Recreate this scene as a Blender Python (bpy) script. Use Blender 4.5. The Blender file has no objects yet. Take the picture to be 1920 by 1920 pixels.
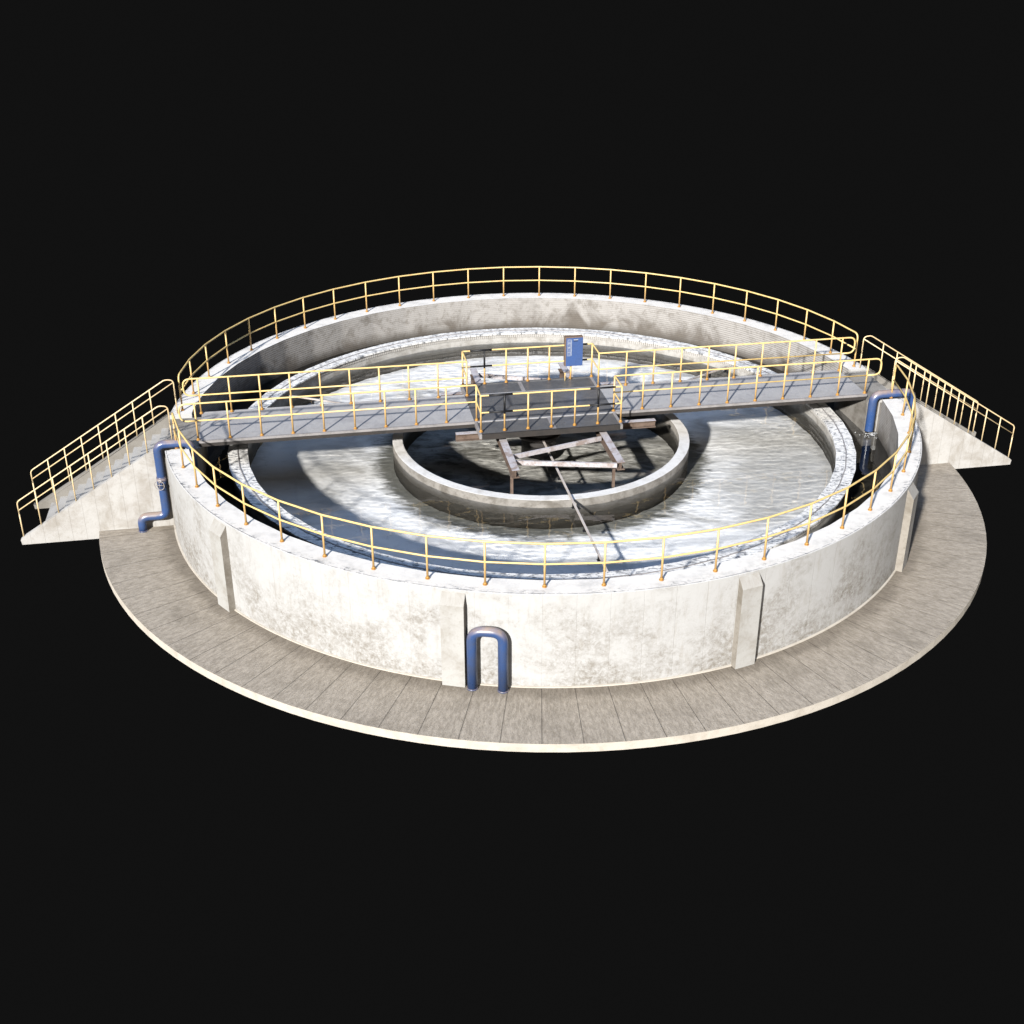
import bpy, bmesh, math, random
from mathutils import Vector, Matrix, noise
random.seed(4)
PI=math.pi
R=math.radians
scn=bpy.context.scene
COL=scn.collection

# ------------------------------------------------------------------ node helper
class NT:
    def __init__(s,name,rough=.8,spec=.3,metal=0.):
        s.m=bpy.data.materials.new(name); s.m.use_nodes=True
        s.t=s.m.node_tree; s.b=s.t.nodes['Principled BSDF']
        s.b.inputs['Roughness'].default_value=rough
        s.b.inputs['Specular IOR Level'].default_value=spec
        s.b.inputs['Metallic'].default_value=metal
        s.tc=s.t.nodes.new('ShaderNodeTexCoord')
        s.P=s.tc.outputs['Object']
        sp=s.t.nodes.new('ShaderNodeSeparateXYZ'); s.l(s.P,sp.inputs[0])
        s.x,s.y,s.z=sp.outputs
    def l(s,a,b): s.t.links.new(a,b)
    def put(s,v,sock):
        if isinstance(v,(int,float)): sock.default_value=v
        elif isinstance(v,(tuple,list)):
            sock.default_value=tuple(v)+((1.,) if len(v)==3 and len(sock.default_value)==4 else ())
        else: s.l(v,sock)
    def math(s,op,a,b=0.,c=0.,clamp=False):
        n=s.t.nodes.new('ShaderNodeMath'); n.operation=op; n.use_clamp=clamp
        for i,v in enumerate((a,b,c)): s.put(v,n.inputs[i])
        return n.outputs[0]
    def comb(s,x,y,z):
        n=s.t.nodes.new('ShaderNodeCombineXYZ')
        for i,v in enumerate((x,y,z)): s.put(v,n.inputs[i])
        return n.outputs[0]
    def noise(s,vec,scale,detail=4,rough=.55,dist=0.):
        n=s.t.nodes.new('ShaderNodeTexNoise'); s.l(vec,n.inputs['Vector'])
        n.inputs['Scale'].default_value=scale; n.inputs['Detail'].default_value=detail
        n.inputs['Roughness'].default_value=rough; n.inputs['Distortion'].default_value=dist
        return n.outputs['Fac']
    def voro(s,vec,scale,feature='F1'):
        n=s.t.nodes.new('ShaderNodeTexVoronoi'); n.feature=feature; s.l(vec,n.inputs['Vector'])
        n.inputs['Scale'].default_value=scale
        return n.outputs['Distance']
    def map(s,v,a,b,c=0.,d=1.,smooth=True):
        n=s.t.nodes.new('ShaderNodeMapRange'); n.interpolation_type='SMOOTHSTEP' if smooth else 'LINEAR'
        s.put(v,n.inputs[0])
        for i,k in enumerate((a,b,c,d)): n.inputs[i+1].default_value=k
        return n.outputs[0]
    def mix(s,f,a,b,mode='MIX'):
        n=s.t.nodes.new('ShaderNodeMix'); n.data_type='RGBA'; n.blend_type=mode
        s.put(f,n.inputs[0]); s.put(a,n.inputs[6]); s.put(b,n.inputs[7])
        return n.outputs[2]
    def bump(s,h,strength=.3,dist=.01):
        n=s.t.nodes.new('ShaderNodeBump'); n.inputs['Strength'].default_value=strength
        n.inputs['Distance'].default_value=dist; s.l(h,n.inputs['Height']); s.l(n.outputs[0],s.b.inputs['Normal'])
        return n.outputs[0]
    k=.50
    def color(s,c):
        if s.k!=1.: c=s.mix(1.,c,(s.k,s.k,s.k),'MULTIPLY')
        s.put(c,s.b.inputs['Base Color'])
    def polar(s):
        s.r=s.math('SQRT',s.math('ADD',s.math('MULTIPLY',s.x,s.x),s.math('MULTIPLY',s.y,s.y)))
        s.th=s.math('ARCTAN2',s.y,s.x)
        return s.r,s.th
    def line(s,v,period,width,phase=0.):
        # 1 on a thin line every period
        f=s.math('FRACT',s.math('DIVIDE',s.math('ADD',v,phase+period*1000),period))
        d=s.math('ABSOLUTE',s.math('SUBTRACT',f,.5))
        return s.map(d,.5-width/period,.5-width/period*.3)

def scale_c(c,k): return tuple(min(1,x*k) for x in c)

def mat_wall_outer():
    n=NT('wall_outer_concrete',.9,.15); r,th=n.polar()
    arc=n.math('MULTIPLY',th,10.3)
    v=n.comb(arc,n.z,r)
    vs=n.comb(n.math('MULTIPLY',arc,3.2),n.math('MULTIPLY',n.z,.55),0.)
    big=n.noise(v,.95,7,.66,.6)
    low=n.map(n.z,.0,2.1,.17,-.05,False)
    med=n.noise(v,6.5,9,.78,.3); st=n.noise(vs,2.2,6,.65); sp=n.noise(v,26,7,.8); sp2=n.noise(v,11,7,.8)
    m=n.map(n.math('ADD',big,low),.38,.78)
    d1=n.math('MULTIPLY',m,n.map(med,.33,.66))
    c=n.mix(d1,(.565,.565,.565),(.25,.225,.19))
    c=n.mix(n.math('MULTIPLY',n.map(st,.50,.75),.35),c,(.36,.325,.275))
    c=n.mix(n.math('MULTIPLY',n.map(sp2,.53,.68),n.math('ADD',n.math('MULTIPLY',m,.65),.12)),c,(.24,.205,.165))
    c=n.mix(n.math('MULTIPLY',n.map(sp,.55,.70),n.math('ADD',n.math('MULTIPLY',m,.6),.10)),c,(.16,.135,.11))
    j=n.line(th,R(4.),.0011,R(91.5+2))
    c=n.mix(n.math('MULTIPLY',j,n.map(st,.4,.65,.05,.4)),c,(.36,.33,.29))
    n.color(c); n.bump(n.math('ADD',n.math('MULTIPLY',sp,.6),n.math('ADD',n.math('MULTIPLY',med,.8),n.math('MULTIPLY',j,-1.2))),.35,.012)
    return n.m
def mat_wall_inner():
    n=NT('wall_inner_concrete',.85,.2); r,th=n.polar()
    arc=n.math('MULTIPLY',th,9.7)
    v=n.comb(arc,n.z,0.)
    big=n.noise(v,.9,6,.65,.5); med=n.noise(v,3.5,8,.72,.4)
    zz=n.math('SUBTRACT',n.z,2.338)
    low=n.map(zz,-1.35,-.45,.24,-.04,False)
    m=n.map(n.math('ADD',big,low),.46,.74)
    c=n.mix(m,(.44,.42,.40),(.17,.15,.13))
    c=n.mix(n.math('MULTIPLY',n.map(med,.48,.66),.6),c,(.19,.168,.142))
    wet=n.map(n.math('ADD',zz,n.math('MULTIPLY',big,.5)),-.98,-.52,1.,0.)
    c=n.mix(n.math('MULTIPLY',wet,.85),c,(.06,.052,.042))
    sp=n.noise(v,24,6,.75)
    c=n.mix(n.math('MULTIPLY',n.map(sp,.56,.7),.45),c,(.16,.14,.12))
    j=n.line(n.z,.07,.014,0.)
    a=n.math('ABSOLUTE',n.math('COSINE',n.math('ADD',th,R(-11))))
    jm=n.math('MULTIPLY',j,n.map(a,.3,.8,.05,.6))
    c=n.mix(jm,c,(.13,.12,.115))
    n.color(c); n.bump(n.math('ADD',n.math('MULTIPLY',med,.8),n.math('MULTIPLY',j,-.8)),.4,.012)
    return n.m
def mat_top(name,rin,rout,dens,base=(.90,.865,.82)):
    n=NT(name,.9,.15); r,th=n.polar()
    v=n.comb(n.math('MULTIPLY',n.x,.9),n.math('MULTIPLY',n.y,2.1),0.)
    w=n.comb(n.x,n.y,n.z)
    a=n.noise(v,6.5,9,.78,.8); b=n.noise(v,1.2,3,.5)
    rr=n.map(r,rin,rout,0.,1.,False)
    if dens<.5: mask=n.math('MULTIPLY',n.map(rr,.58,.86),n.map(b,.36,.6))
    else: mask=n.map(b,.22,.5,.45,1.)
    t=n.map(a,.505 if dens>.5 else .52,.56 if dens>.5 else .58)
    c=n.mix(n.math('MULTIPLY',n.map(n.noise(w,2.5,6,.7),.45,.75),.45),base,(.42,.41,.40))
    c=n.mix(n.math('MULTIPLY',n.math('MULTIPLY',t,mask),.88),c,(.09,.10,.12))
    if dens<.5:
        e=n.math('MULTIPLY',n.map(n.math('ABSOLUTE',n.math('SUBTRACT',r,rout-.035)),.0,.014,1.,0.),n.map(n.noise(w,5,5,.7),.40,.5))
        c=n.mix(n.math('MULTIPLY',e,.9),c,(.06,.07,.09))
    n.color(c); n.bump(n.math('ADD',n.math('MULTIPLY',a,-.7),n.noise(w,30,5,.7)),.4,.012)
    return n.m
def mat_apron():
    n=NT('apron_concrete',.92,.12); r,th=n.polar()
    v=n.comb(n.math('MULTIPLY',r,2.2),n.math('MULTIPLY',th,75.),n.z)
    a=n.noise(v,2.4,8,.72,.2); b=n.noise(n.comb(n.x,n.y,n.z),.8,5,.6,.6); g=n.noise(n.comb(n.x,n.y,n.z),34,5,.75)
    c=n.mix(n.map(a,.33,.68),(.33,.286,.232),(.52,.458,.382))
    c=n.mix(n.math('MULTIPLY',n.map(b,.48,.75),.40),c,(.18,.153,.123))
    c=n.mix(n.math('MULTIPLY',n.map(g,.55,.7),.4),c,(.12,.10,.085))
    c=n.mix(n.math('MULTIPLY',n.map(g,.3,.45,1.,0.),.3),c,(.50,.46,.41))
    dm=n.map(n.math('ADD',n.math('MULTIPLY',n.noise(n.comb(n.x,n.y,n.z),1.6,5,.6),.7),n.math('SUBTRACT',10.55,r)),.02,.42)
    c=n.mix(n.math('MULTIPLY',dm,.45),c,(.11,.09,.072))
    j=n.line(th,R(4.),.0011,R(91.5+2))
    c=n.mix(n.math('MULTIPLY',j,.38),c,(.13,.112,.095))
    n.color(c); n.bump(n.math('ADD',n.math('ADD',a,n.math('MULTIPLY',g,.6)),n.math('MULTIPLY',j,-1.5)),.75,.022)
    return n.m
def mat_conc(name,base,dark,sc=1.4,k=.7,joint=0,hl=0):
    n=NT(name,.9,.15)
    a=n.noise(n.P,sc,7,.68,.4); b=n.noise(n.P,sc*5,7,.72); g=n.noise(n.P,28,5,.75)
    c=n.mix(n.math('MULTIPLY',n.map(a,.42,.72),k),base,dark)
    c=n.mix(n.math('MULTIPLY',n.map(b,.5,.72),k*.6),c,dark)
    c=n.mix(n.math('MULTIPLY',n.map(g,.56,.72),.3),c,scale_c(dark,.5))
    if joint:
        j=n.line(n.x,.36,.012,0.); c=n.mix(n.math('MULTIPLY',j,.28),c,scale_c(dark,.5))
    n.color(c); n.bump(n.math('ADD',b,n.math('MULTIPLY',g,.6)),.35,.012)
    return n.m
def mat_waterline(name,z0,light=(.50,.485,.46),mid=(.30,.28,.25)):
    n=NT(name,.9,.15); r,th=n.polar()
    v=n.comb(n.math('MULTIPLY',th,r),n.z,0.)
    a=n.noise(v,1.6,7,.7,.4); b=n.noise(v,7.,7,.72); w=n.noise(n.comb(n.math('MULTIPLY',th,r),n.math('MULTIPLY',n.z,.4),0.),2.2,5,.6)
    c=n.mix(n.map(a,.42,.66),light,mid)
    c=n.mix(n.math('MULTIPLY',n.map(b,.5,.7),.5),c,scale_c(mid,.5))
    f=n.map(n.math('ADD',n.z,n.math('MULTIPLY',w,.35)),z0-.25,z0+.38,1.,0.)
    c=n.mix(n.math('MULTIPLY',f,.86),c,(.075,.066,.05))
    n.color(c); n.bump(b,.35,.012); return n.m
def mat_floor():
    n=NT('settling_floor_concrete',.95,.05); n.k=1.; r,th=n.polar()
    v=n.comb(n.x,n.math('MULTIPLY',n.y,1.7),0.)
    a=n.noise(v,.42,6,.6,.7); b=n.noise(v,2.2,8,.7,.6); 
    c=n.mix(n.map(a,.47,.74),(.70,.685,.67),(.36,.345,.325))
    # left and right flats are greyer than the front and the back
    sd=n.map(n.math('ADD',n.math('ABSOLUTE',n.math('ADD',n.math('MULTIPLY',n.x,1.),0.)),n.math('MULTIPLY',n.math('SUBTRACT',a,.5),7.)),3.2,6.5)
    ym=n.map(n.math('ABSOLUTE',n.math('ADD',n.y,.3)),2.2,5.2,1.,0.)
    c=n.mix(n.math('MULTIPLY',n.math('MULTIPLY',sd,ym),.75),c,(.30,.285,.26))
    c=n.mix(n.math('MULTIPLY',n.map(b,.50,.78),.45),c,(.27,.255,.235))
    cr=n.voro(n.comb(n.math('ADD',n.x,n.math('MULTIPLY',b,1.2)),n.math('ADD',n.y,n.math('MULTIPLY',a,1.2)),0.),.42,'DISTANCE_TO_EDGE')
    c=n.mix(n.math('MULTIPLY',n.map(cr,.0,.012,1.,0.),n.map(b,.45,.6,0.,.45)),c,(.2,.2,.2))
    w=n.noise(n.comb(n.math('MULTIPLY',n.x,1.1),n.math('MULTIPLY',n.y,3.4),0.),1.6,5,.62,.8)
    foot_shade=n.map(n.math('ADD',r,n.math('MULTIPLY',w,-1.3)),3.80,4.35,1.,0.)  # shade at the foot of the well wall, painted as a dark band
    c=n.mix(n.math('MULTIPLY',foot_shade,.9),c,(.05,.048,.035))
    rim_shade=n.map(n.math('ADD',r,n.math('MULTIPLY',w,.9)),8.35,8.75)  # fainter painted shade along the channel wall
    c=n.mix(n.math('MULTIPLY',rim_shade,.35),c,(.10,.10,.09))
    n.color(c)
    flat_normal(n,.15)
    return n.m
def flat_normal(n,keep):
    g=n.t.nodes.new('ShaderNodeNewGeometry')
    m=n.t.nodes.new('ShaderNodeMix'); m.data_type='VECTOR'; m.inputs[0].default_value=keep
    m.inputs[4].default_value=(0,0,1); n.l(g.outputs['Normal'],m.inputs[5])
    k=n.t.nodes.new('ShaderNodeVectorMath'); k.operation='NORMALIZE'; n.l(m.outputs[1],k.inputs[0])
    n.l(k.outputs[0],n.b.inputs['Normal'])
def mat_floor_well():
    n=NT('feed_well_sludge',.95,.05)
    v=n.comb(n.x,n.math('MULTIPLY',n.y,2.),0.)
    a=n.noise(v,.9,7,.65,.8); b=n.noise(v,3.4,7,.7,.5)
    c=n.mix(n.map(a,.42,.66),(.62,.59,.53),(.20,.185,.155))
    c=n.mix(n.math('MULTIPLY',n.map(b,.5,.7),.6),c,(.12,.11,.095))
    n.color(c); flat_normal(n,.4); return n.m
def mat_floor_trough():
    n=NT('trough_silt',.95,.05)
    a=n.noise(n.P,1.6,7,.7,.5); g=n.noise(n.P,16,5,.75)
    c=n.mix(n.map(a,.45,.7),(.020,.018,.014),(.055,.048,.036))
    c=n.mix(n.math('MULTIPLY',n.map(g,.6,.75),.6),c,(.13,.115,.09))
    n.color(c); return n.m
def mat_paint(name,c1,c2,rough=.45,zlo=None):
    n=NT(name,rough,.4)
    a=n.noise(n.P,7,6,.7); g=n.noise(n.P,40,4,.7)
    f=n.math('MULTIPLY',n.map(a,.45,.68),.8)
    c=n.mix(f,c1,c2); c=n.mix(n.math('MULTIPLY',n.map(g,.58,.72),.45),c,scale_c(c2,.45))
    if zlo is not None:
        f2=n.map(n.math('ADD',n.z,n.math('MULTIPLY',a,-.35)),zlo-.15,zlo+.55,.85,0.)
        c=n.mix(f2,c,scale_c(c2,.85))
    n.color(c); return n.m
def mat_steel(name,c1,c2,rough=.5,metal=.0,gs=45.,spec=.4):
    n=NT(name,rough,spec,metal)
    a=n.noise(n.P,2.1,6,.65,.5); g=n.noise(n.P,gs,4,.8)
    c=n.mix(n.map(a,.38,.68),c1,c2)
    c=n.mix(n.math('MULTIPLY',n.map(g,.56,.68),.55),c,scale_c(c1,2.0))
    c=n.mix(n.math('MULTIPLY',n.map(g,.28,.44,1.,0.),.55),c,scale_c(c2,.35))
    r=n.noise(n.P,5.5,7,.75,.6)
    c=n.mix(n.math('MULTIPLY',n.map(r,.60,.74),.35),c,(.13,.075,.045))
    n.color(c); n.bump(g,.3,.006); n.put(n.map(a,.3,.7,rough-.12,rough+.15),n.b.inputs['Roughness'])
    return n.m
def mat_beam():
    n=NT('weathered_beam_steel',.7,.3)
    a=n.noise(n.P,3.2,7,.7,.5); g=n.noise(n.P,20,6,.75)
    g2=n.t.nodes.new('ShaderNodeNewGeometry')
    c=n.mix(n.map(a,.45,.65),(.56,.53,.55),(.36,.29,.26))
    c=n.mix(n.math('MULTIPLY',n.map(g,.54,.68),.7),c,(.12,.075,.055))
    n.color(c); n.bump(g,.3,.006); return n.m
def mat_blue(name='blue_pipe_paint'):
    n=NT(name,.32,.55); 
    a=n.noise(n.P,2.6,6,.65,.4); g=n.noise(n.P,60,4,.75)
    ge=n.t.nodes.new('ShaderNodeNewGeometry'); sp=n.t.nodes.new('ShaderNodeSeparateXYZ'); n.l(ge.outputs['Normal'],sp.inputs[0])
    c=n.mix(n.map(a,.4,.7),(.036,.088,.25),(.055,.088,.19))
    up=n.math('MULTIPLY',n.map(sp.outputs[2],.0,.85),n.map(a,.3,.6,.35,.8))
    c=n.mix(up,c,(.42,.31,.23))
    c=n.mix(n.math('MULTIPLY',n.map(g,.6,.72),.3),c,(.20,.20,.24))
    n.color(c); n.put(n.map(a,.3,.7,.25,.45),n.b.inputs['Roughness']); return n.m
def mat_plain(name,c,rough=.6,spec=.3):
    n=NT(name,rough,spec); g=n.noise(n.P,25,5,.7)
    n.color(n.mix(n.map(g,.35,.7),c,scale_c(c,.7))); return n.m

# ------------------------------------------------------------------ geometry helpers
class MB:
    def __init__(s): s.v=[];s.f=[];s.mi=[];s.smooth=[]
    def quad(s,pts,mi=0,sm=False):
        i=len(s.v); s.v+= [tuple(p) for p in pts]; s.f.append(tuple(range(i,i+len(pts)))); s.mi.append(mi); s.smooth.append(sm)
    def box(s,a,b,mi=0,M=None):
        x0,y0,z0=a;x1,y1,z1=b
        P=[(x0,y0,z0),(x1,y0,z0),(x1,y1,z0),(x0,y1,z0),(x0,y0,z1),(x1,y0,z1),(x1,y1,z1),(x0,y1,z1)]
        if M is not None: P=[tuple(M@Vector(p)) for p in P]
        i=len(s.v); s.v+=P
        for q in ((0,3,2,1),(4,5,6,7),(0,1,5,4),(1,2,6,5),(2,3,7,6),(3,0,4,7)):
            s.f.append(tuple(i+k for k in q)); s.mi.append(mi); s.smooth.append(False)
    def bar(s,p,q,w,h,mi=0):
        # rectangular bar between two points, w sideways, h vertical, top along p-q
        p=Vector(p);q=Vector(q);d=(q-p);L=d.length;d.normalize()
        side=d.cross(Vector((0,0,1)));side.normalize();up=side.cross(d)
        M=Matrix((( d.x,side.x,up.x,p.x),(d.y,side.y,up.y,p.y),(d.z,side.z,up.z,p.z),(0,0,0,1)))
        s.box((0,-w/2,-h),(L,w/2,0),mi,M)
    def ibeam(s,p,q,w,h,t=.022,mi=1):
        p=Vector(p);q=Vector(q)
        k=len(s.mi); s.bar(p,q,w,t,mi); s.mi[k+1]=0; dz=Vector((0,0,h-t)); s.bar(p-dz,q-dz,w,t,mi)
        s.bar(p-Vector((0,0,t)),q-Vector((0,0,t)),t,h-2*t,mi)
    def tube(s,pts,r,n=8,mi=0,caps=True):
        pts=[Vector(p) for p in pts]; m=len(pts); base=len(s.v)
        dirs=[]
        for i in range(m):
            a=(pts[i]-pts[i-1]).normalized() if i>0 else None
            b=(pts[i+1]-pts[i]).normalized() if i<m-1 else None
            dirs.append((a,b))
        t0=dirs[0][1]; up=Vector((0,0,1)) if abs(t0.z)<.9 else Vector((1,0,0))
        x=t0.cross(up).normalized()
        for i in range(m):
            a,b=dirs[i]
            t=(a+b).normalized() if a is not None and b is not None and (a+b).length>1e-4 else (a or b)
            x=(x-t*x.dot(t)).normalized(); y=t.cross(x)
            k=1.
            for j in range(n):
                an=2*PI*j/n; s.v.append(tuple(pts[i]+(x*math.cos(an)+y*math.sin(an))*r*k))
        for i in range(m-1):
            for j in range(n):
                a=base+i*n+j;b=base+i*n+(j+1)%n
                s.f.append((a,b,b+n,a+n)); s.mi.append(mi); s.smooth.append(True)
        if caps:
            s.f.append(tuple(base+j for j in range(n))[::-1]); s.mi.append(mi); s.smooth.append(False)
            s.f.append(tuple(base+(m-1)*n+j for j in range(n))); s.mi.append(mi); s.smooth.append(False)
    def lathe_ring(s,prof,angs,mis,radf=None):
        """prof: list of (r,z) round the closed section; angs(r)->list of angles; closed if full"""
        pass
def obj(name,mb,mats,parent=None,recalc=True,bevel=0.,weld=False):
    me=bpy.data.meshes.new(name); me.from_pydata(mb.v,[],mb.f)
    for i,p in enumerate(me.polygons): p.material_index=mb.mi[i]; p.use_smooth=mb.smooth[i]
    if recalc:
        bm=bmesh.new(); bm.from_mesh(me); bmesh.ops.recalc_face_normals(bm,faces=bm.faces); bm.to_mesh(me); bm.free()
    if weld:
        bm=bmesh.new(); bm.from_mesh(me); bmesh.ops.remove_doubles(bm,verts=bm.verts,dist=2e-4)
        bmesh.ops.recalc_face_normals(bm,faces=bm.faces)
        for f in bm.faces: f.smooth=True
        for e in bm.edges:
            if len(e.link_faces)==2: e.smooth=e.calc_face_angle(0)<R(32)
        bm.to_mesh(me); bm.free()
    if not isinstance(mats,(list,tuple)): mats=[mats]
    for m in mats: me.materials.append(m)
    o=bpy.data.objects.new(name,me); COL.objects.link(o)
    if parent is not None: o.parent=parent
    if bevel>0:
        b=o.modifiers.new('bevel','BEVEL'); b.width=bevel; b.segments=2; b.limit_method='ANGLE'; b.angle_limit=R(40)
    return o
def thing(name,label,cat,loc=(0,0,0),rz=0.,group=None):
    o=bpy.data.objects.new(name,None); COL.objects.link(o); o.empty_display_size=.3
    o.location=loc; o.rotation_euler=(0,0,rz); o['label']=label; o['category']=cat
    if group: o['group']=group
    return o
def fillet(pts,rad,n=6):
    pts=[Vector(p) for p in pts]; out=[pts[0]]
    for i in range(1,len(pts)-1):
        a,b,c=pts[i-1],pts[i],pts[i+1]; r=rad[i] if isinstance(rad,(list,tuple)) else rad
        d1=(a-b);d2=(c-b); 
        if r<=0: out.append(b);continue
        ang=d1.angle(d2); k=r/math.tan(ang/2); k=min(k,d1.length*.49,d2.length*.49)
        p=b+d1.normalized()*k;q=b+d2.normalized()*k
        for j in range(n+1):
            t=j/n; out.append(p*(1-t)**2+b*2*t*(1-t)+q*t*t)
    out.append(pts[-1]); return out

TH=R(11.55)          # bearing of the bridge
HW=2.338             # wall height
RO,RI=10.31,9.716
UC=-.05

M_out=mat_wall_outer(); M_in=mat_wall_inner(); M_top=mat_top('wall_top_concrete',9.72,10.31,.2)
M_ltop=mat_top('channel_top_concrete',8.2,8.72,.9,(.95,.93,.90))
M_conc=mat_conc('pale_concrete',(.56,.545,.525),(.34,.305,.26),1.3,.75,joint=1)
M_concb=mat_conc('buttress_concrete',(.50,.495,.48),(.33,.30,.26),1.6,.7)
M_side=mat_conc('shaded_buttress_concrete',(.36,.33,.29),(.20,.175,.14),2.2,.8)  # buttress sides: their shade put into a darker colour
M_weir=mat_conc('weir_plate_concrete',(.52,.50,.475),(.34,.315,.28),2.,.6)
M_side2=mat_conc('dark_side_concrete',(.30,.282,.255),(.20,.18,.155),2.2,.6)  # darker grey for the far stair walls
M_chan=mat_waterline('channel_wall_concrete',1.12)
M_step=mat_conc('step_concrete',(.54,.52,.49),(.33,.305,.27),1.8,.6)
M_grey=mat_conc('grey_concrete',(.33,.31,.285),(.15,.132,.11),1.6,.8)
M_rim=mat_conc('slab_edge_concrete',(.66,.61,.54),(.46,.41,.345),2.5,.6)
M_apron=mat_apron()
M_well=mat_waterline('well_concrete',.86,(.30,.28,.255),(.17,.153,.132))
M_welltop=mat_conc('well_lip_concrete',(.82,.80,.78),(.50,.47,.43),2.4,.6)
M_yel=mat_paint('yellow_rail_paint',(.90,.67,.28),(.80,.50,.19),.4)
M_post=mat_paint('yellow_post_paint',(.86,.60,.25),(.72,.42,.15),.4,zlo=0.)
M_yel2=mat_paint('faded_yellow_paint',(.92,.72,.42),(.82,.56,.30),.4)
M_flange=mat_paint('rusty_flange_paint',(.62,.33,.07),(.42,.17,.04),.6)
M_black=mat_plain('black_paint',(.012,.012,.014),.5)
M_deck=mat_steel('deck_plate_steel',(.47,.46,.46),(.36,.35,.355),.55,0.,38.)
M_plat=mat_steel('platform_plate_steel',(.20,.20,.207),(.13,.13,.136),.38,.25,38.,.55)
M_trim=mat_steel('worn_trim_steel',(.36,.34,.34),(.24,.225,.22),.5,0.,40.)
M_fasc=mat_steel('fascia_steel',(.045,.038,.034),(.022,.019,.017),.6)
M_beam=mat_beam(); M_rustshade=mat_conc('rusty_shaded_beam',(.20,.145,.115),(.09,.06,.045),3.,.8); M_arm=mat_conc('pale_arm_steel',(.60,.55,.52),(.42,.33,.28),3.,.6); M_blue=mat_blue()  # beam sides: rust brown, with shade put in against the lit top
M_box=mat_steel('cabinet_blue_paint',(.055,.115,.31),(.04,.09,.25),.5,0.,90.)
M_mark=mat_plain('white_marking',(.75,.78,.82),.5)
M_brown=mat_plain('cabinet_edge_paint',(.22,.15,.11),.6)
M_iron=mat_plain('valve_wheel_iron',(.42,.38,.36),.45,.5)
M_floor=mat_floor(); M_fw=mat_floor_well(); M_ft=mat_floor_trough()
M_foam=mat_plain('splash_foam',(.75,.76,.78),.3)

# ------------------------------------------------------------------ apron slab (setting)
def ring_mesh(prof,n,mis,a0=0.,smooth=False):
    """closed revolved section. prof=[(r,z)..] closed loop; mis=material per section edge"""
    mb=MB(); k=len(prof)
    for i in range(n):
        a=a0+2*PI*i/n
        for r,z in prof: mb.v.append((r*math.cos(a),r*math.sin(a),z))
    for i in range(n):
        i2=(i+1)%n
        for j in range(k):
            j2=(j+1)%k
            mb.f.append((i*k+j,i2*k+j,i2*k+j2,i*k+j2)); mb.mi.append(mis[j]); mb.smooth.append(smooth)
    return mb
mb=MB(); n=128; Ra=12.285
top=[(Ra*math.cos(2*PI*i/n),Ra*math.sin(2*PI*i/n)) for i in range(n)]
for i in range(n):
    a=top[i];b=top[(i+1)%n]; ia=(a[0]*.82,a[1]*.82); ib=(b[0]*.82,b[1]*.82)
    mb.quad([(*ia,-HW),(*a,-HW),(*b,-HW),(*ib,-HW)],0)
    mb.quad([(*a,-HW),(*a,-2.545),(*b,-2.545),(*b,-HW)],1)
    mb.quad([(a[0]*.82,a[1]*.82,-2.545),(b[0]*.82,b[1]*.82,-2.545),(*b,-2.545),(*a,-2.545)],1)
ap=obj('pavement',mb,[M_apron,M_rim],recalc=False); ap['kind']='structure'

# ------------------------------------------------------------------ tank
tank=thing('circular_tank','round pale concrete settling tank with buttresses and dirty outer wall, open at top','water tank',(0,0,-HW))
def TZ(z): return z+HW      # tank children are local to its base
VN,VF=-1.37,1.03
def phi(v,r): return math.asin(v/r)
PH=R(-140.2)
def rin(a):   # polygonal inner face, corner every 7.2 deg
    h=R(3.6); d=((a-PH)%(2*h))-h
    return RI*1.0006*math.cos(h)/math.cos(d)
def wall_arc(i0,i1,o0,o1,n):
    mb=MB()
    zt,zb=TZ(0),TZ(-3.05); prev=None
    # columns of section vertices: outer bottom, outer top, inner top, inner bottom
    for i in range(n+1):
        t=i/n; ai=i0+(i1-i0)*t+TH; ao=o0+(o1-o0)*t+TH; r=rin(ai)
        c=[(RO*math.cos(ao),RO*math.sin(ao),zb),(RO*math.cos(ao),RO*math.sin(ao),zt-.012),((RO-.012)*math.cos(ao),(RO-.012)*math.sin(ao),zt),
           (r*math.cos(ai),r*math.sin(ai),zt),(r*math.cos(ai),r*math.sin(ai),zb)]
        if prev:
            for j,mi in ((0,0),(1,0),(2,1),(3,2),(4,2)):
                j2=(j+1)%5
                mb.quad([prev[j],c[j],c[j2],prev[j2]],mi,False)
        else: mb.quad(c[::-1],0)
        prev=c
    mb.quad(prev,0)
    return mb
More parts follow.
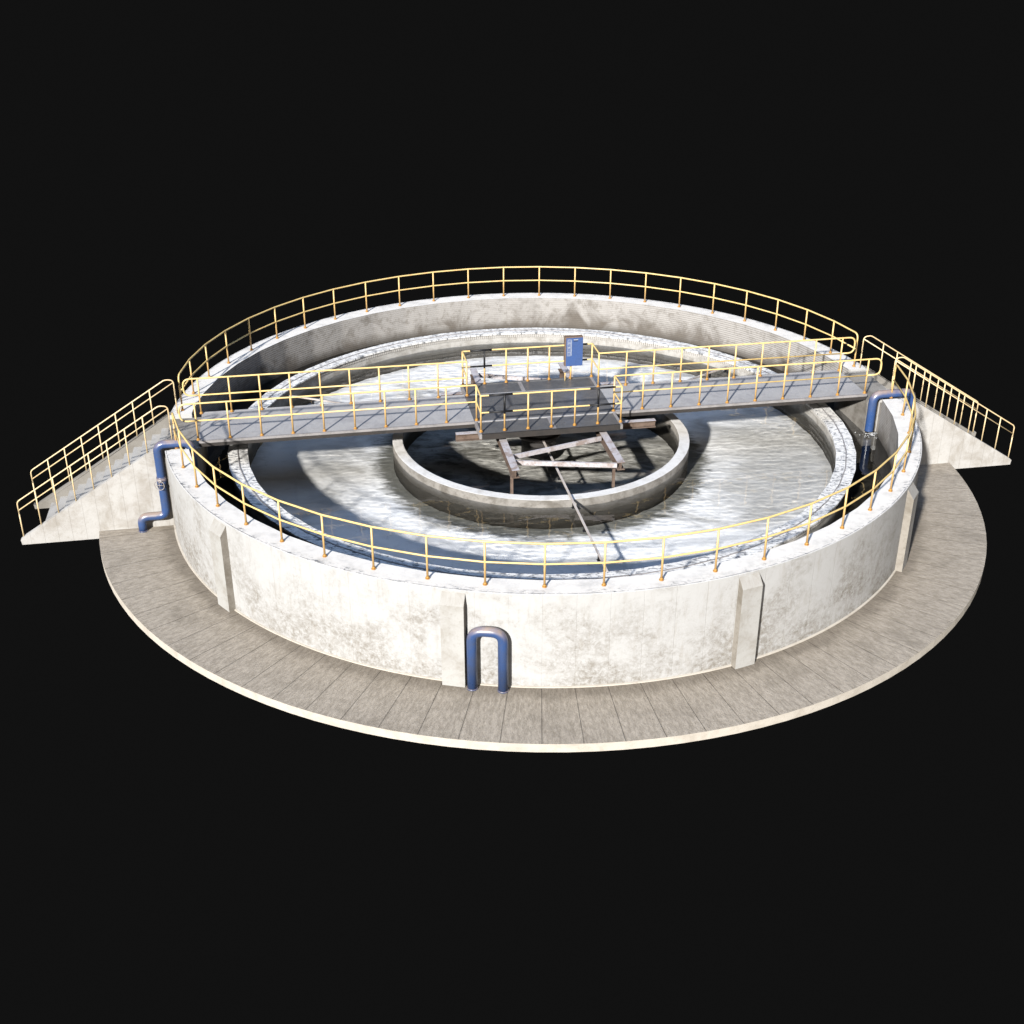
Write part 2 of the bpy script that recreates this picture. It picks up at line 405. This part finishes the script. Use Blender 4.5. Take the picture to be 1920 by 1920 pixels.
# near arc (towards the camera): from left notch (pi+..) round through -90 to right notch
near=wall_arc(-PI+phi(-VN,RI),-phi(-VN,RI),-PI+phi(-VN,RO),-phi(-VN,RO),300)
far=wall_arc(phi(VF,RI),PI-phi(VF,RI),phi(VF,RO),PI-phi(VF,RO),300)
for m_ in (near,far): m_.smooth=[False]*len(m_.f)
w1=obj('wall',near,[M_out,M_top,M_in],tank,weld=True); w2=obj('wall',far,[M_out,M_top,M_in],tank,weld=True)
w1['label']='near half of the tank wall, stained below'; w2['label']='far half of the tank wall with shaded inner face'
mb=ring_mesh([(RO-.01,TZ(-HW)-.02),(RO+.045,TZ(-HW)-.02),(RO+.04,TZ(-HW)+.022),(RO-.01,TZ(-HW)+.03)],200,[0,0,0,0])
obj('plinth',mb,M_rim,tank)
for k in range(10):
    a=R(-100+36*k)
    if k in (3,8): continue            # those two stand inside the staircases
    mb=MB(); w=.255
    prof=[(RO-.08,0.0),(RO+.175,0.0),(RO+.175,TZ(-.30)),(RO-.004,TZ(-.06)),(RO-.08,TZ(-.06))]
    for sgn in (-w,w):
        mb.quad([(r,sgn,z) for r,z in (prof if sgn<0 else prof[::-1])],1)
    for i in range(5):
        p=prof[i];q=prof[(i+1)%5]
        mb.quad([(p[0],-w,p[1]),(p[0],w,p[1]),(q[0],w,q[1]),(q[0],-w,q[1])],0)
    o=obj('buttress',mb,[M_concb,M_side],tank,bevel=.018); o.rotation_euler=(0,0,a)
# floors (displaced, ripples added to make shadow edges wavy)
def disk(r0,r1,z,amp,nr,na,seed,fx,fy,slope=0.):
    mb=MB()
    for i in range(nr+1):
        r=r0+(r1-r0)*i/nr
        for j in range(na):
            a=2*PI*j/na; x,y=r*math.cos(a),r*math.sin(a)
            e=min(1,(r-r0+.15)/.5) if r0>0 else 1
            h=noise.fractal(Vector((x*fx,y*fy,seed)),1.,2.,4)+.6*noise.noise(Vector((x*fx*.4,y*fy*.4,seed+9)))
            mb.v.append((x,y,z+amp*h+slope*(r1-r)))
    for i in range(nr):
        for j in range(na):
            j2=(j+1)%na
            mb.f.append((i*na+j,i*na+j2,(i+1)*na+j2,(i+1)*na+j)); mb.mi.append(0); mb.smooth.append(True)
    return mb
def flip(mb): mb.f=[f[::-1] for f in mb.f]; return mb
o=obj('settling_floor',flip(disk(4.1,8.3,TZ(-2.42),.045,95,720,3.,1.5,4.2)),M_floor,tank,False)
o=obj('well_floor',flip(disk(0.02,4.0,TZ(-2.5),.05,70,400,7.,1.5,4.2)),M_fw,tank,False)
o=obj('trough_floor',flip(disk(8.6,9.78,TZ(-3.0),.0,10,240,11.,1.,2.)),M_ft,tank,False)

# ------------------------------------------------------------------ overflow channel
ch=thing('overflow_channel','ring shaped speckled concrete overflow channel standing in the water just inside the tank wall','channel',(0,0,-2.3))
def CZ(z): return z+2.3
A50=R(-139.)
mb=ring_mesh([(8.26,CZ(-3.1)),(8.66,CZ(-3.1)),(8.66,CZ(-.80)),(8.26,CZ(-.80))],50,[0,0,0,0],A50); obj('channel_wall',mb,M_chan,ch,weld=True)
mb=ring_mesh([(8.20,CZ(-.80)),(8.73,CZ(-.80)),(8.73,CZ(-.75)),(8.20,CZ(-.75))],50,[1,0,0,1],A50); mb.mi=[1 if m==0 else 1 for m in mb.mi]
mb.mi=[(0 if (i%4) in (1,2,3) else 1) for i in range(len(mb.f))]
obj('channel_top',mb,[M_ltop,M_grey],ch)
mb=ring_mesh([(8.452,CZ(-.752)),(8.478,CZ(-.752)),(8.478,CZ(-.732)),(8.452,CZ(-.732))],50,[0]*4,A50); obj('centre_rib',mb,M_trim,ch)
def weir(r,sgn):
    mb=MB(); N=720
    for i in range(N):
        a=2*PI*i/N
        h=R(3.6); d=((a-A50)%(2*h))-h; rr=r*math.cos(h)/math.cos(d)
        M=Matrix.Rotation(a,4,'Z')@Matrix.Translation((rr,0,0))
        x0,x1=(.022,.045) if sgn>0 else (-.045,-.022)
        mb.box((x0,-.025,CZ(-.915)),(x1,.025,CZ(-.802)),0,M)
    return mb
obj('weir_plate',weir(8.215,1),M_weir,ch); obj('weir_plate',weir(8.715,-1),M_weir,ch)

# ------------------------------------------------------------------ feed well
fw=thing('feed_well','round inner concrete ring with pale lip in the middle of the tank','feed well',(0,0,-2.05))
def FZ(z): return z+2.05
mb=MB(); n=64; prof=[(3.93,-3.1),(4.205,-3.1),(4.215,-.905),(4.195,-.9),(3.95,-.9),(3.93,-.905)]
for i in range(n):
    a=2*PI*i/n
    for j,(r,z) in enumerate(prof):
        jr=noise.noise(Vector((math.cos(a)*6,math.sin(a)*6,j*1.)))*.012 if j>1 else 0
        mb.v.append(((r+jr)*math.cos(a),(r+jr)*math.sin(a),FZ(z)+jr*.4))
k=6
for i in range(n):
    for j in range(k):
        i2=(i+1)%n;j2=(j+1)%k
        mb.f.append((i*k+j,i2*k+j,i2*k+j2,i*k+j2)); mb.mi.append(1 if j in (2,3,4) else 0); mb.smooth.append(j in (1,5))
obj('well_wall',mb,[M_well,M_welltop],fw)

# ------------------------------------------------------------------ water
WZ=-1.12
def wave_ring(r0,r1,z):
    mb=MB(); dr=.045; nr=max(4,int((r1-r0)/dr)); na=int(2*PI*r1/.065)
    r0=max(r0,.01); cr,sr=math.cos(R(8)),math.sin(R(8))
    for i in range(nr+1):
        r=r0+(r1-r0)*i/nr
        for j in range(na):
            a=2*PI*j/na; x,y=r*math.cos(a),r*math.sin(a)
            X,Y=x*cr+y*sr,y*cr-x*sr
            h=noise.fractal(Vector((X*1.5,Y*3.4,3.)),.75,2.1,3)
            g=.6+.8*noise.noise(Vector((x*.35,y*.35,8.)))
            mb.v.append((x,y,z+.0038*h*max(.25,g)))
    for i in range(nr):
        for j in range(na):
            j2=(j+1)%na
            mb.f.append((i*na+j,(i+1)*na+j,(i+1)*na+j2,i*na+j2)); mb.mi.append(0); mb.smooth.append(True)
    return mb
M_glass=bpy.data.materials.new('clear_water'); M_glass.use_nodes=True
b_=M_glass.node_tree.nodes['Principled BSDF']; b_.inputs['Transmission Weight'].default_value=1.; b_.inputs['IOR'].default_value=1.33; b_.inputs['Roughness'].default_value=0.; b_.inputs['Base Color'].default_value=(.95,.975,1.,1)
for r0,r1,pl in ((0,3.96,'well'),(4.18,8.29,'basin'),(8.63,9.78,'trough')):
    o=obj('water',wave_ring(r0,r1,WZ),M_glass,None,False); o['kind']='structure'; o.cycles.is_caustics_caster=True

# ------------------------------------------------------------------ staircases
def staircase(sgn,label):
    # local frame: x runs outwards along the stair, y to the far side of the bridge
    st=thing('concrete_staircase',label,'staircase',(0,0,0),TH)
    st.location=(math.cos(TH)*sgn*12.2,math.sin(TH)*sgn*12.2,-2.57)
    def W(u,v,z): return (sgn*u-sgn*12.2,v,z+2.57)
    def prism(prof,v0,v1,mi=0,mb=None):
        mb=mb or MB()
        mb.quad([W(u,v0,z) for u,z in prof],mi); mb.quad([W(u,v1,z) for u,z in prof][::-1],mi)
        for i in range(len(prof)):
            p=prof[i];q=prof[(i+1)%len(prof)]
            mb.quad([W(p[0],v0,p[1]),W(q[0],v0,q[1]),W(q[0],v1,q[1]),W(p[0],v1,p[1])],mi)
        return mb
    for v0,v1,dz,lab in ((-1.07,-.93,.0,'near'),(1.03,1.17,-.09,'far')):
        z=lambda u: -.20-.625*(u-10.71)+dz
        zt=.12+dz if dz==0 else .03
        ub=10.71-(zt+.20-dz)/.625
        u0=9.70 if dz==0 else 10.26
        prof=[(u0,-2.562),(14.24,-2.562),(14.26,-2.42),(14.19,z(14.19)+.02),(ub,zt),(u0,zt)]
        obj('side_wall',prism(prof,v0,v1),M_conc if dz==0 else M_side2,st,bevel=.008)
    # steps
    prof=[(9.34,-1.9),(9.34,-.13),(9.66,-.13),(9.66,-.21),(10.24,-.21)]
    u=10.24;zz=-.21
    k=0
    while zz-.1685>-2.52:
        zz-=.1685; prof.append((u,zz)); u+=.272; prof.append((u,zz)); k+=1
    prof+= [(u,-2.566),(10.2,-2.566),(10.2,-1.9)]
    obj('steps',prism(prof,-.935,1.035),M_step,st)
    # block under the landing, standing against the tank
    obj('landing_block',prism([(9.336,-2.2),(10.25,-2.2),(10.25,-.128),(9.336,-.128)],-1.066,1.04),M_grey,st)
    obj('fill_block',prism([(9.72,-2.2),(10.24,-2.2),(10.24,-.22),(9.72,-.22)],-1.372,-1.068),M_grey,st)
    return st
st1=staircase(-1,'walled concrete staircase left of the tank, behind the blue valve pipe, its steps in view')
st2=staircase(1,'walled concrete staircase right of the tank, steps hidden behind its near side wall')

# ------------------------------------------------------------------ railings
RR=.0245; HR=1.034; HM=.55
def flange_mesh(r=.05):
    mb=MB(); mb.tube([(0,0,0),(0,0,.022)],r,12); mb.tube([(0,0,.02),(0,0,.06)],r*.66,12)
    return mb
FL=None
def post(parent,x,y,z0,z1,r=RR,mat=None,flange=True,name='post'):
    global FL
    mb=MB(); mb.tube([(0,0,0),(0,0,z1-z0)],r,8)
    o=obj(name,mb,mat or M_post,parent); o.location=(x,y,z0)
    if flange:
        if FL is None:
            f=obj('flange',flange_mesh(),M_flange,o); FL=f
        else:
            f=FL.copy(); COL.objects.link(f); f.parent=o
    return o
def guard(label,a_start,a_end,n):
    g=thing('guard_rail',label,'railing',(0,0,0),0.,'yellow guard rails on the tank wall')
    angs=[a_start+(a_end-a_start)*i/(n-1) for i in range(n)]
    P=[(10*math.cos(a),10*math.sin(a)) for a in angs]
    for i,(x,y) in enumerate(P): post(g,x,y,0,HR-.28 if i in (0,n-1) else HR)
    path=[(*P[0],HR-.34),(*P[0],HR)]+[(x,y,HR) for x,y in P[1:-1]]+[(*P[-1],HR),(*P[-1],HR-.34)]
    rad=[0]*len(path); rad[1]=.26; rad[-2]=.26
    mb=MB(); mb.tube(fillet(path,rad),RR,8); obj('top_rail',mb,M_yel,g)
    mb=MB(); mb.tube([(x,y,HM) for x,y in P],RR*.92,8); obj('mid_rail',mb,M_yel,g)
    return g
d=7.1853
guard('long curved yellow guard rail along the near half of the tank wall',R(-161.17),R(-161.17+d*23),24)
guard('long curved yellow guard rail along the far half of the tank wall, against the black',R(176.86+d),R(176.86-d*22),24)

DZ=.03
def bridge_rail(label,s,vin,vout):
    g=thing('bridge_railing',label,'railing',(0,0,0),TH,'yellow railings along the bridge')
    us=[1.92+.8235*k for k in range(10)]
    L=[UC-u for u in us][::-1]; Rr=[UC+u for u in us]
    zt,zm=DZ+HR,DZ+HM
    for u in L+Rr: post(g,u,vin,DZ,zt)
    pu=[UC+-1.92+.64*k for k in range(7)]
    for i,u in enumerate(pu): post(g,u,vout,DZ,zt)
    e=.40
    top=[(L[0],vin,zm),(L[0]-e,vin,zm),(L[0]-e,vin,zt),(L[-1],vin,zt),(pu[0],vout,zt),(pu[-1],vout,zt),(Rr[0],vin,zt),(Rr[-1]+e,vin,zt),(Rr[-1]+e,vin,zm),(Rr[-1],vin,zm)]
    mb=MB(); mb.tube(fillet(top,[0,.2,.2,.02,.02,.02,.02,.2,.2,0]),RR,8); obj('top_rail',mb,M_yel,g)
    mid=[(L[0],vin,zm),(L[-1],vin,zm),(pu[0],vout,zm),(pu[-1],vout,zm),(Rr[0],vin,zm),(Rr[-1],vin,zm)]
    mb=MB(); mb.tube(fillet(mid,[0,.02,.02,.02,.02,0]),RR*.9,8); obj('mid_rail',mb,M_yel,g)
    # black painted lengths
    q=RR+.004
    segs=[(1,-.42,.22)]+([(5,-.24,.46)] if s<0 else [])
    for i,a,b in segs:
        mb=MB(); mb.tube([(pu[i],vout,zm-.06),(pu[i],vout,zt)],q,8)
        for z in (zt,zm): mb.tube([(pu[i]+a,vout,z),(pu[i]+b,vout,z)],q,8)
        obj('black_sleeve',mb,M_black,g)
    if s>0:
        for z in (zt,zm): mb=MB(); mb.tube([(1.30,vout,z),(1.72,vout,z)],q,8); obj('black_sleeve',mb,M_black,g)
    return g
bridge_rail('yellow railing on the near edge of the bridge, bowing out round the platform',-1,-.905,-1.69)
bridge_rail('yellow railing on the far edge of the bridge, carrying the blue cabinet at the platform',1,.905,1.74)

def stair_rail(sgn,near,label):
    v=-1.0 if near else 1.1; dz=0. if near else -.09
    g=thing('stair_railing',label,'railing',(0,0,0),TH,'thin yellow railings on the staircase walls')
    us=[14.18,13.68,13.19,12.70,12.20,11.70,11.20,10.71,10.04]
    def zb(u): return min((.12 if near else .03),-.20-.625*(u-10.71)+dz)
    def zt(u): return -.20-.625*(u-10.71)+dz+1.045
    r=.018
    for i,u in enumerate(us):
        z1=zt(u)-.30 if i==0 else (zt(u)-.45 if i==8 else zt(u))
        post(g,sgn*u,v,zb(u)-.02,z1,r,M_yel2,False)
    ztop=zt(10.27)-.02
    path=[(sgn*14.18,v,zt(14.18)-.36),(sgn*14.18,v,zt(14.18)),(sgn*10.27,v,ztop),(sgn*10.04,v,ztop-.02),(sgn*10.04,v,ztop-.55)]
    mb=MB(); mb.tube(fillet(path,[0,.16,.22,.16,0]),r,8); obj('top_rail',mb,M_yel2,g)
    mb=MB(); mb.tube([(sgn*14.18,v,zt(14.18)-.25),(sgn*10.04,v,zt(10.04)-.25)],r*.9,8); obj('mid_rail',mb,M_yel2,g)
stair_rail(-1,True,'thin yellow handrail on the near wall of the left staircase, lowest on the left')
stair_rail(-1,False,'thin yellow handrail on the far wall of the left staircase')
stair_rail(1,True,'thin yellow handrail on the near wall of the right staircase, reaching farthest right')
stair_rail(1,False,'thin yellow handrail on the far wall of the right staircase')

# ------------------------------------------------------------------ bridge
br=thing('footbridge','dark grey steel footbridge with a wider middle platform, spanning the whole tank','footbridge',(0,0,0),TH)
pl0,pl1=-2.04,1.89
def deck(a,b,mat=M_deck):
    mb=MB(); mb.box((a,-.93,-.035),(b,.93,DZ)); return mb
obj('deck_plate',deck(-9.37,pl0-.002),M_deck,br); obj('deck_plate',deck(pl0,pl1),M_plat,br); obj('deck_plate',deck(pl1+.002,9.325),M_deck,br)
for v0,v1 in ((-1.0,-.932),(.932,1.0)):
    for a,b in ((-9.37,pl0),(pl1,9.325)):
        mb=MB(); mb.box((a,v0,-.03),(b,v1,DZ+.006)); obj('edge_trim',mb,M_trim if v0<0 else M_deck,br)
    mb=MB(); mb.box((-9.36,v0+.006,-.13),(9.31,v1-.006,-.0305)); obj('side_girder',mb,M_fasc,br)
    mb=MB(); mb.box((pl0,v0+.01,-.03),(pl1,v1-.01,DZ-.004)); obj('joint_strip',mb,M_deck,br)
for u in [-8.4+1.4*i for i in range(13)]:
    mb=MB(); mb.box((u-.04,-.92,-.12),(u+.04,.92,-.04)); obj('cross_member',mb,M_fasc,br)
for s in (-1,1):
    lo,hi=(-1.88,-1.002) if s<0 else (1.002,1.80)
    for a_,b_ in ((pl0,pl0+.07),(pl1-.07,pl1)):
        mb=MB(); mb.box((a_,lo,-.10),(b_,hi,DZ+.004)); obj('platform_frame',mb,M_trim,br,bevel=.006)
    e0,e1=(lo,lo+.07) if s<0 else (hi-.07,hi)
    mb=MB(); mb.box((pl0+.07,e0,-.12),(pl1-.07,e1,DZ+.002)); obj('platform_edge',mb,M_fasc if s<0 else M_plat,br)
    g=.02 if s<0 else -.30
    for a,b in ((pl0+.075,g-.06),(g+.06,pl1-.075)):
        mb=MB(); mb.box((a,lo+.075 if s<0 else lo+.01,-.05),(b,hi-.01 if s<0 else hi-.075,DZ-.018)); obj('platform_plate',mb,M_plat,br,bevel=.004)
    mb=MB(); mb.box((g-.057,lo+.075 if s<0 else lo+.01,-.09),(g+.057,hi-.01 if s<0 else hi-.075,DZ-.006)); obj('platform_joist',mb,M_trim,br)

# ------------------------------------------------------------------ steel support frame under the platform
fr=thing('support_frame','weathered steel I-beam frame with diagonal braces and legs under the bridge platform','steel frame',(0,0,-1.9),TH)
def Z(z): return z+1.9
BT=-.225
for u in (-1.385,1.385):
    mb=MB(); mb.ibeam((u,-3.68,Z(BT)),(u,3.72,Z(BT)),.20,.22); obj('beam',mb,[M_beam,M_rustshade],fr)
for v,a,b in ((-1.10,-2.58,3.03),(1.80,-2.62,3.02)):
    mb=MB(); mb.ibeam((a,v,Z(BT-.005)),(b,v,Z(BT-.005)),.18,.20); obj('cross_beam',mb,[M_beam,M_rustshade],fr)
for p,q in (((-1.30,-2.62),(1.30,-1.84)),((-1.29,-2.95),(1.30,-3.58)),((-1.30,3.42),(1.30,2.36))):
    mb=MB(); mb.bar((p[0],p[1],Z(BT-.06)),(q[0],q[1],Z(BT-.06)),.06,.12); obj('brace',mb,M_beam,fr)
for u,v in ((-1.46,-3.5),(1.31,-3.25),(-1.46,3.4),(1.31,3.4)):
    mb=MB(); mb.box((u-.035,v-.035,0.),(u+.035,v+.035,Z(BT-.21))); obj('leg',mb,M_rustshade,fr)
mb=MB(); mb.tube([(UC,0,-.05),(UC,0,Z(-.13))],.50,32); obj('centre_column',mb,M_fasc,fr)

# ------------------------------------------------------------------ skimmer arms
sk=thing('skimmer','three thin pale skimmer arms spreading from the middle just above the water','skimmer',(UC*math.cos(TH),UC*math.sin(TH),-.90),TH)
mb=MB(); mb.tube([(0,0,-.02),(0,0,.07)],.62,32); obj('hub',mb,M_fasc,sk)
for k in range(3):
    a=R(-90+120*k)
    mb=MB(); mb.bar((.6,0,.075),(8.02,0,.075),.045,.045); o=obj('arm',mb,M_arm,sk); o.rotation_euler=(0,0,a)
    for r_ in (1.35,2.82,4.5,5.76,7.23,7.98):
        mb=MB(); mb.box((r_-.022,-.028,-.09),(r_+.022,.028,.03)); mb.box((r_-.045,-.045,-.10),(r_+.045,.045,-.085))
        b=obj('bracket',mb,M_black,o)

# ------------------------------------------------------------------ control cabinet
cb=thing('control_cabinet','blue electrical cabinet on a post at the far side of the bridge platform','control cabinet',
         (math.cos(TH)*1.27-math.sin(TH)*1.62,math.sin(TH)*1.27+math.cos(TH)*1.62,DZ-.015),TH)
x0,x1=-.245,.29; z0,z1=.44,1.33
mb=MB(); mb.box((x0,0,z0),(x1,.17,z1)); obj('cabinet',mb,M_brown,cb,bevel=.006)
mb=MB(); mb.box((x0+.035,-.014,z0+.003),(x1-.004,0.004,z1-.028)); dr=obj('door',mb,M_box,cb,bevel=.004)
mb=MB(); y=-.0165
def mk(a,b,c,d_,w=.008): mb.box((a,y-.001,c),(b,y+.002,d_))
gx=[-.175,-.152,-.118,-.088,-.068,-.056]; gz0,gz1=.76,1.26
for i,gx_ in enumerate(gx): mk(gx_,gx_+.005,gz0,gz1)
for k,zz in enumerate([gz0,gz0+.11,gz0+.24,gz0+.26,gz0+.37,gz0+.40,gz1-.006]): mk(gx[0],gx[3]+.005,zz,zz+.006)
for k in range(12): mk(gx[4],gx[5]+.005,gz0+.04*k,gz0+.04*k+.005)
mk(.00,.13,1.245,1.255); mk(.125,.133,1.23,1.262); mk(.02,.10,1.232,1.236)
obj('marking',mb,M_mark,dr)
mb=MB(); mb.box((.00,-.024,1.205),(.13,-.0135,1.222)); obj('handle',mb,M_black,dr)
mb=MB(); mb.tube([(-.04,.06,0.),(-.04,.06,z0)],.022,8); obj('support_post',mb,M_post,cb)
mb=MB(); mb.tube([(-.235,-.03,0.),(-.235,-.03,.24)],.014,8); mb.box((-.255,-.05,.22),(-.215,-.01,.25)); obj('conduit',mb,M_yel,cb)

# ------------------------------------------------------------------ pipes
def ring_flange(p,ax,r,t):
    mb=MB(); p=Vector(p);ax=Vector(ax); mb.tube([p-ax*t/2,p+ax*t/2],r,24); return mb
# left, with valve
pv=thing('valve_pipe','blue pipe with a valve wheel climbing over the left end of the near wall','pipe',
         (-10.42*math.cos(TH)+1.24*math.sin(TH),-10.42*math.sin(TH)-1.24*math.cos(TH),-HW),TH)
pr=.112
v_=0.
path=[(-.66,v_,0.),(-.66,v_,HW-1.93),(0,v_,HW-1.93),(0,v_,HW+.13),(.86,v_,HW+.13),(.86,v_,HW-1.25)]
mb=MB(); mb.tube(fillet(path,[0,.20,.20,.22,.22,0],9),pr,24); obj('pipe',mb,M_blue,pv)
for z,t,rr_ in ((HW-.80,.03,.135),(HW-1.07,.03,.135)):
    obj('pipe_flange',ring_flange((0,v_,z),(0,0,1),rr_-.012,t),M_blue,pv)
mb=MB(); mb.tube([(0,v_,HW-1.06),(0,v_,HW-.81)],.132,24); mb.tube([(0,v_,HW-.93),(-.03,v_-.20,HW-.93)],.05,16); vb=obj('valve_body',mb,M_blue,pv)
vb_c=Vector((-.045,v_-.24,HW-.93))
mb=MB(); ax=Vector((-.35,-1,.0)).normalized(); e1=Vector((0,0,1)); e2=ax.cross(e1)
wp=[vb_c+(e1*math.cos(2*PI*i/32)+e2*math.sin(2*PI*i/32))*.135 for i in range(33)]
mb.tube(wp,.010,8,caps=False)
for i in (0,8): mb.tube([wp[i],wp[i+16]],.007,6)
mb.tube([vb_c+ax*.01,vb_c-ax*.09],.014,8)
obj('valve_wheel',mb,M_iron,pv)
obj('pipe_flange',ring_flange((-.66,v_,.012),(0,0,1),.128,.024),M_blue,pv)
# right inlet
pi_=thing('inlet_pipe','blue pipe bent over the right end of the near tank wall, pouring into the water','pipe',
          (9.42*math.cos(TH)+1.22*math.sin(TH),9.42*math.sin(TH)-1.22*math.cos(TH),-1.02),TH)
path=[(0,0,0),(0,0,1.02+.10),(1.18,0,1.02+.10),(1.18,0,-1.30)]
mb=MB(); mb.tube(fillet(path,[0,.24,.24,0],9),.122,24,caps=False); obj('pipe',mb,M_blue,pi_)
mb=MB(); mb.tube([(0,0,.002),(0,0,.02)],.128,24,caps=False); obj('pipe_mouth',mb,M_black,pi_)
obj('pipe_flange',ring_flange((.80,0,1.12),(1,0,0),.131,.03),M_blue,pi_)
# front U pipe
a=R(-95.9)
up=thing('return_pipe','blue upside down U shaped pipe standing against the front of the tank beside a buttress','pipe',
         (10.47*math.cos(a),10.47*math.sin(a),-HW),a+PI/2)
path=[(-.335,0,0),(-.335,0,1.47),(.335,0,1.47),(.335,0,0)]
mb=MB(); mb.tube(fillet(path,[0,.27,.27,0],10),.113,28); obj('pipe',mb,M_blue,up)
for s in (-1,1): obj('pipe_flange',ring_flange((s*.335,0,.014),(0,0,1),.124,.028),M_blue,up)

# ------------------------------------------------------------------ splash under the inlet pipe
mb=MB(); random.seed(9)
def blob(c,r,st=(1,1,1)):
    m=bmesh.new(); bmesh.ops.create_icosphere(m,subdivisions=1,radius=1)
    i0=len(mb.v)
    for v in m.verts:
        k=1+.35*noise.noise(v.co*2+Vector(c)*5); mb.v.append((c[0]+v.co.x*r*st[0]*k,c[1]+v.co.y*r*st[1]*k,c[2]+v.co.z*r*st[2]*k))
    for f in m.faces: mb.f.append(tuple(i0+v.index for v in f.verts)); mb.mi.append(0); mb.smooth.append(True)
    m.free()
for i in range(26):
    t=random.random(); blob((.05*math.cos(i*2.4)+.05*t,-.02-.03*t,.24-t*.26),.007+.008*random.random(),(1,1,2.6))
for i in range(150):
    a=random.random()*2*PI; r=abs(random.gauss(0,.20)); blob((.06+r*math.cos(a),-.10+r*math.sin(a)*.8,.006+max(0,.08-.2*r)*random.random()),.004+.011*random.random()**2,(1.7,1.,.6))
sp=obj('water_splash',mb,M_foam); sp.location=(9.42*math.cos(TH)+1.22*math.sin(TH),9.42*math.sin(TH)-1.22*math.cos(TH),WZ)
sp.rotation_euler=(0,0,TH); sp['kind']='stuff'; sp['label']='white splash where the right hand pipe pours into the trough'; sp['category']='splash'

# ------------------------------------------------------------------ camera
D,Hc,yaw,pit,f=32.3801,13.4135,-.0252,-.4797,2322.6
fwv=Vector((math.sin(yaw)*math.cos(pit),math.cos(yaw)*math.cos(pit),math.sin(pit)))
r_=fwv.cross(Vector((0,0,1))).normalized(); u_=r_.cross(fwv)
cam=bpy.data.objects.new('camera',bpy.data.cameras.new('camera')); COL.objects.link(cam)
cam.matrix_world=Matrix(((r_.x,u_.x,-fwv.x,0),(r_.y,u_.y,-fwv.y,-D),(r_.z,u_.z,-fwv.z,Hc),(0,0,0,1)))
cam.data.sensor_width=36; cam.data.lens=36*f/1920; cam.data.clip_end=500
scn.camera=cam
for o in COL.objects:
    if o.type=='MESH' and not o.name.startswith('water'): o.cycles.is_caustics_receiver=True

# ------------------------------------------------------------------ light
w=bpy.data.worlds.new('World'); scn.world=w; w.use_nodes=True
w.node_tree.nodes['Background'].inputs[0].default_value=(.00265,.00265,.00265,1)
w.node_tree.nodes['Background'].inputs[1].default_value=1.
AZ,EL=R(68),R(27)
sd=Vector((math.cos(AZ)*math.cos(EL),math.sin(AZ)*math.cos(EL),-math.sin(EL)))
s=bpy.data.objects.new('key_lamp',bpy.data.lights.new('key_lamp','SUN')); COL.objects.link(s)
s.data.energy=6.0; s.data.angle=R(2.1); s.data.color=(1,.972,.925); s.rotation_euler=sd.to_track_quat('-Z','Y').to_euler()
def area(name,loc,target,size,power,col):
    o=bpy.data.objects.new(name,bpy.data.lights.new(name,'AREA')); COL.objects.link(o)
    o.data.shape='DISK'; o.data.size=size; o.data.energy=power; o.data.color=col
    o.location=loc; o.rotation_euler=(Vector(target)-Vector(loc)).to_track_quat('-Z','Y').to_euler()
area('overhead_fill',(0,0,42),(0,0,0),50,7800,(.38,.59,1.))  # soft blue fill added in place of sky light
area('front_fill',(24,-40,12),(2,0,-1),22,2600,(1,.93,.85))  # warm fill added to brighten the right outer wall, no source there

scn.view_settings.view_transform='Standard'; scn.view_settings.look='None'
scn.view_settings.exposure=1.15; scn.view_settings.gamma=1.
scn.view_settings.use_curve_mapping=False

for l in bpy.data.lights: l.cycles.is_caustics_light=True
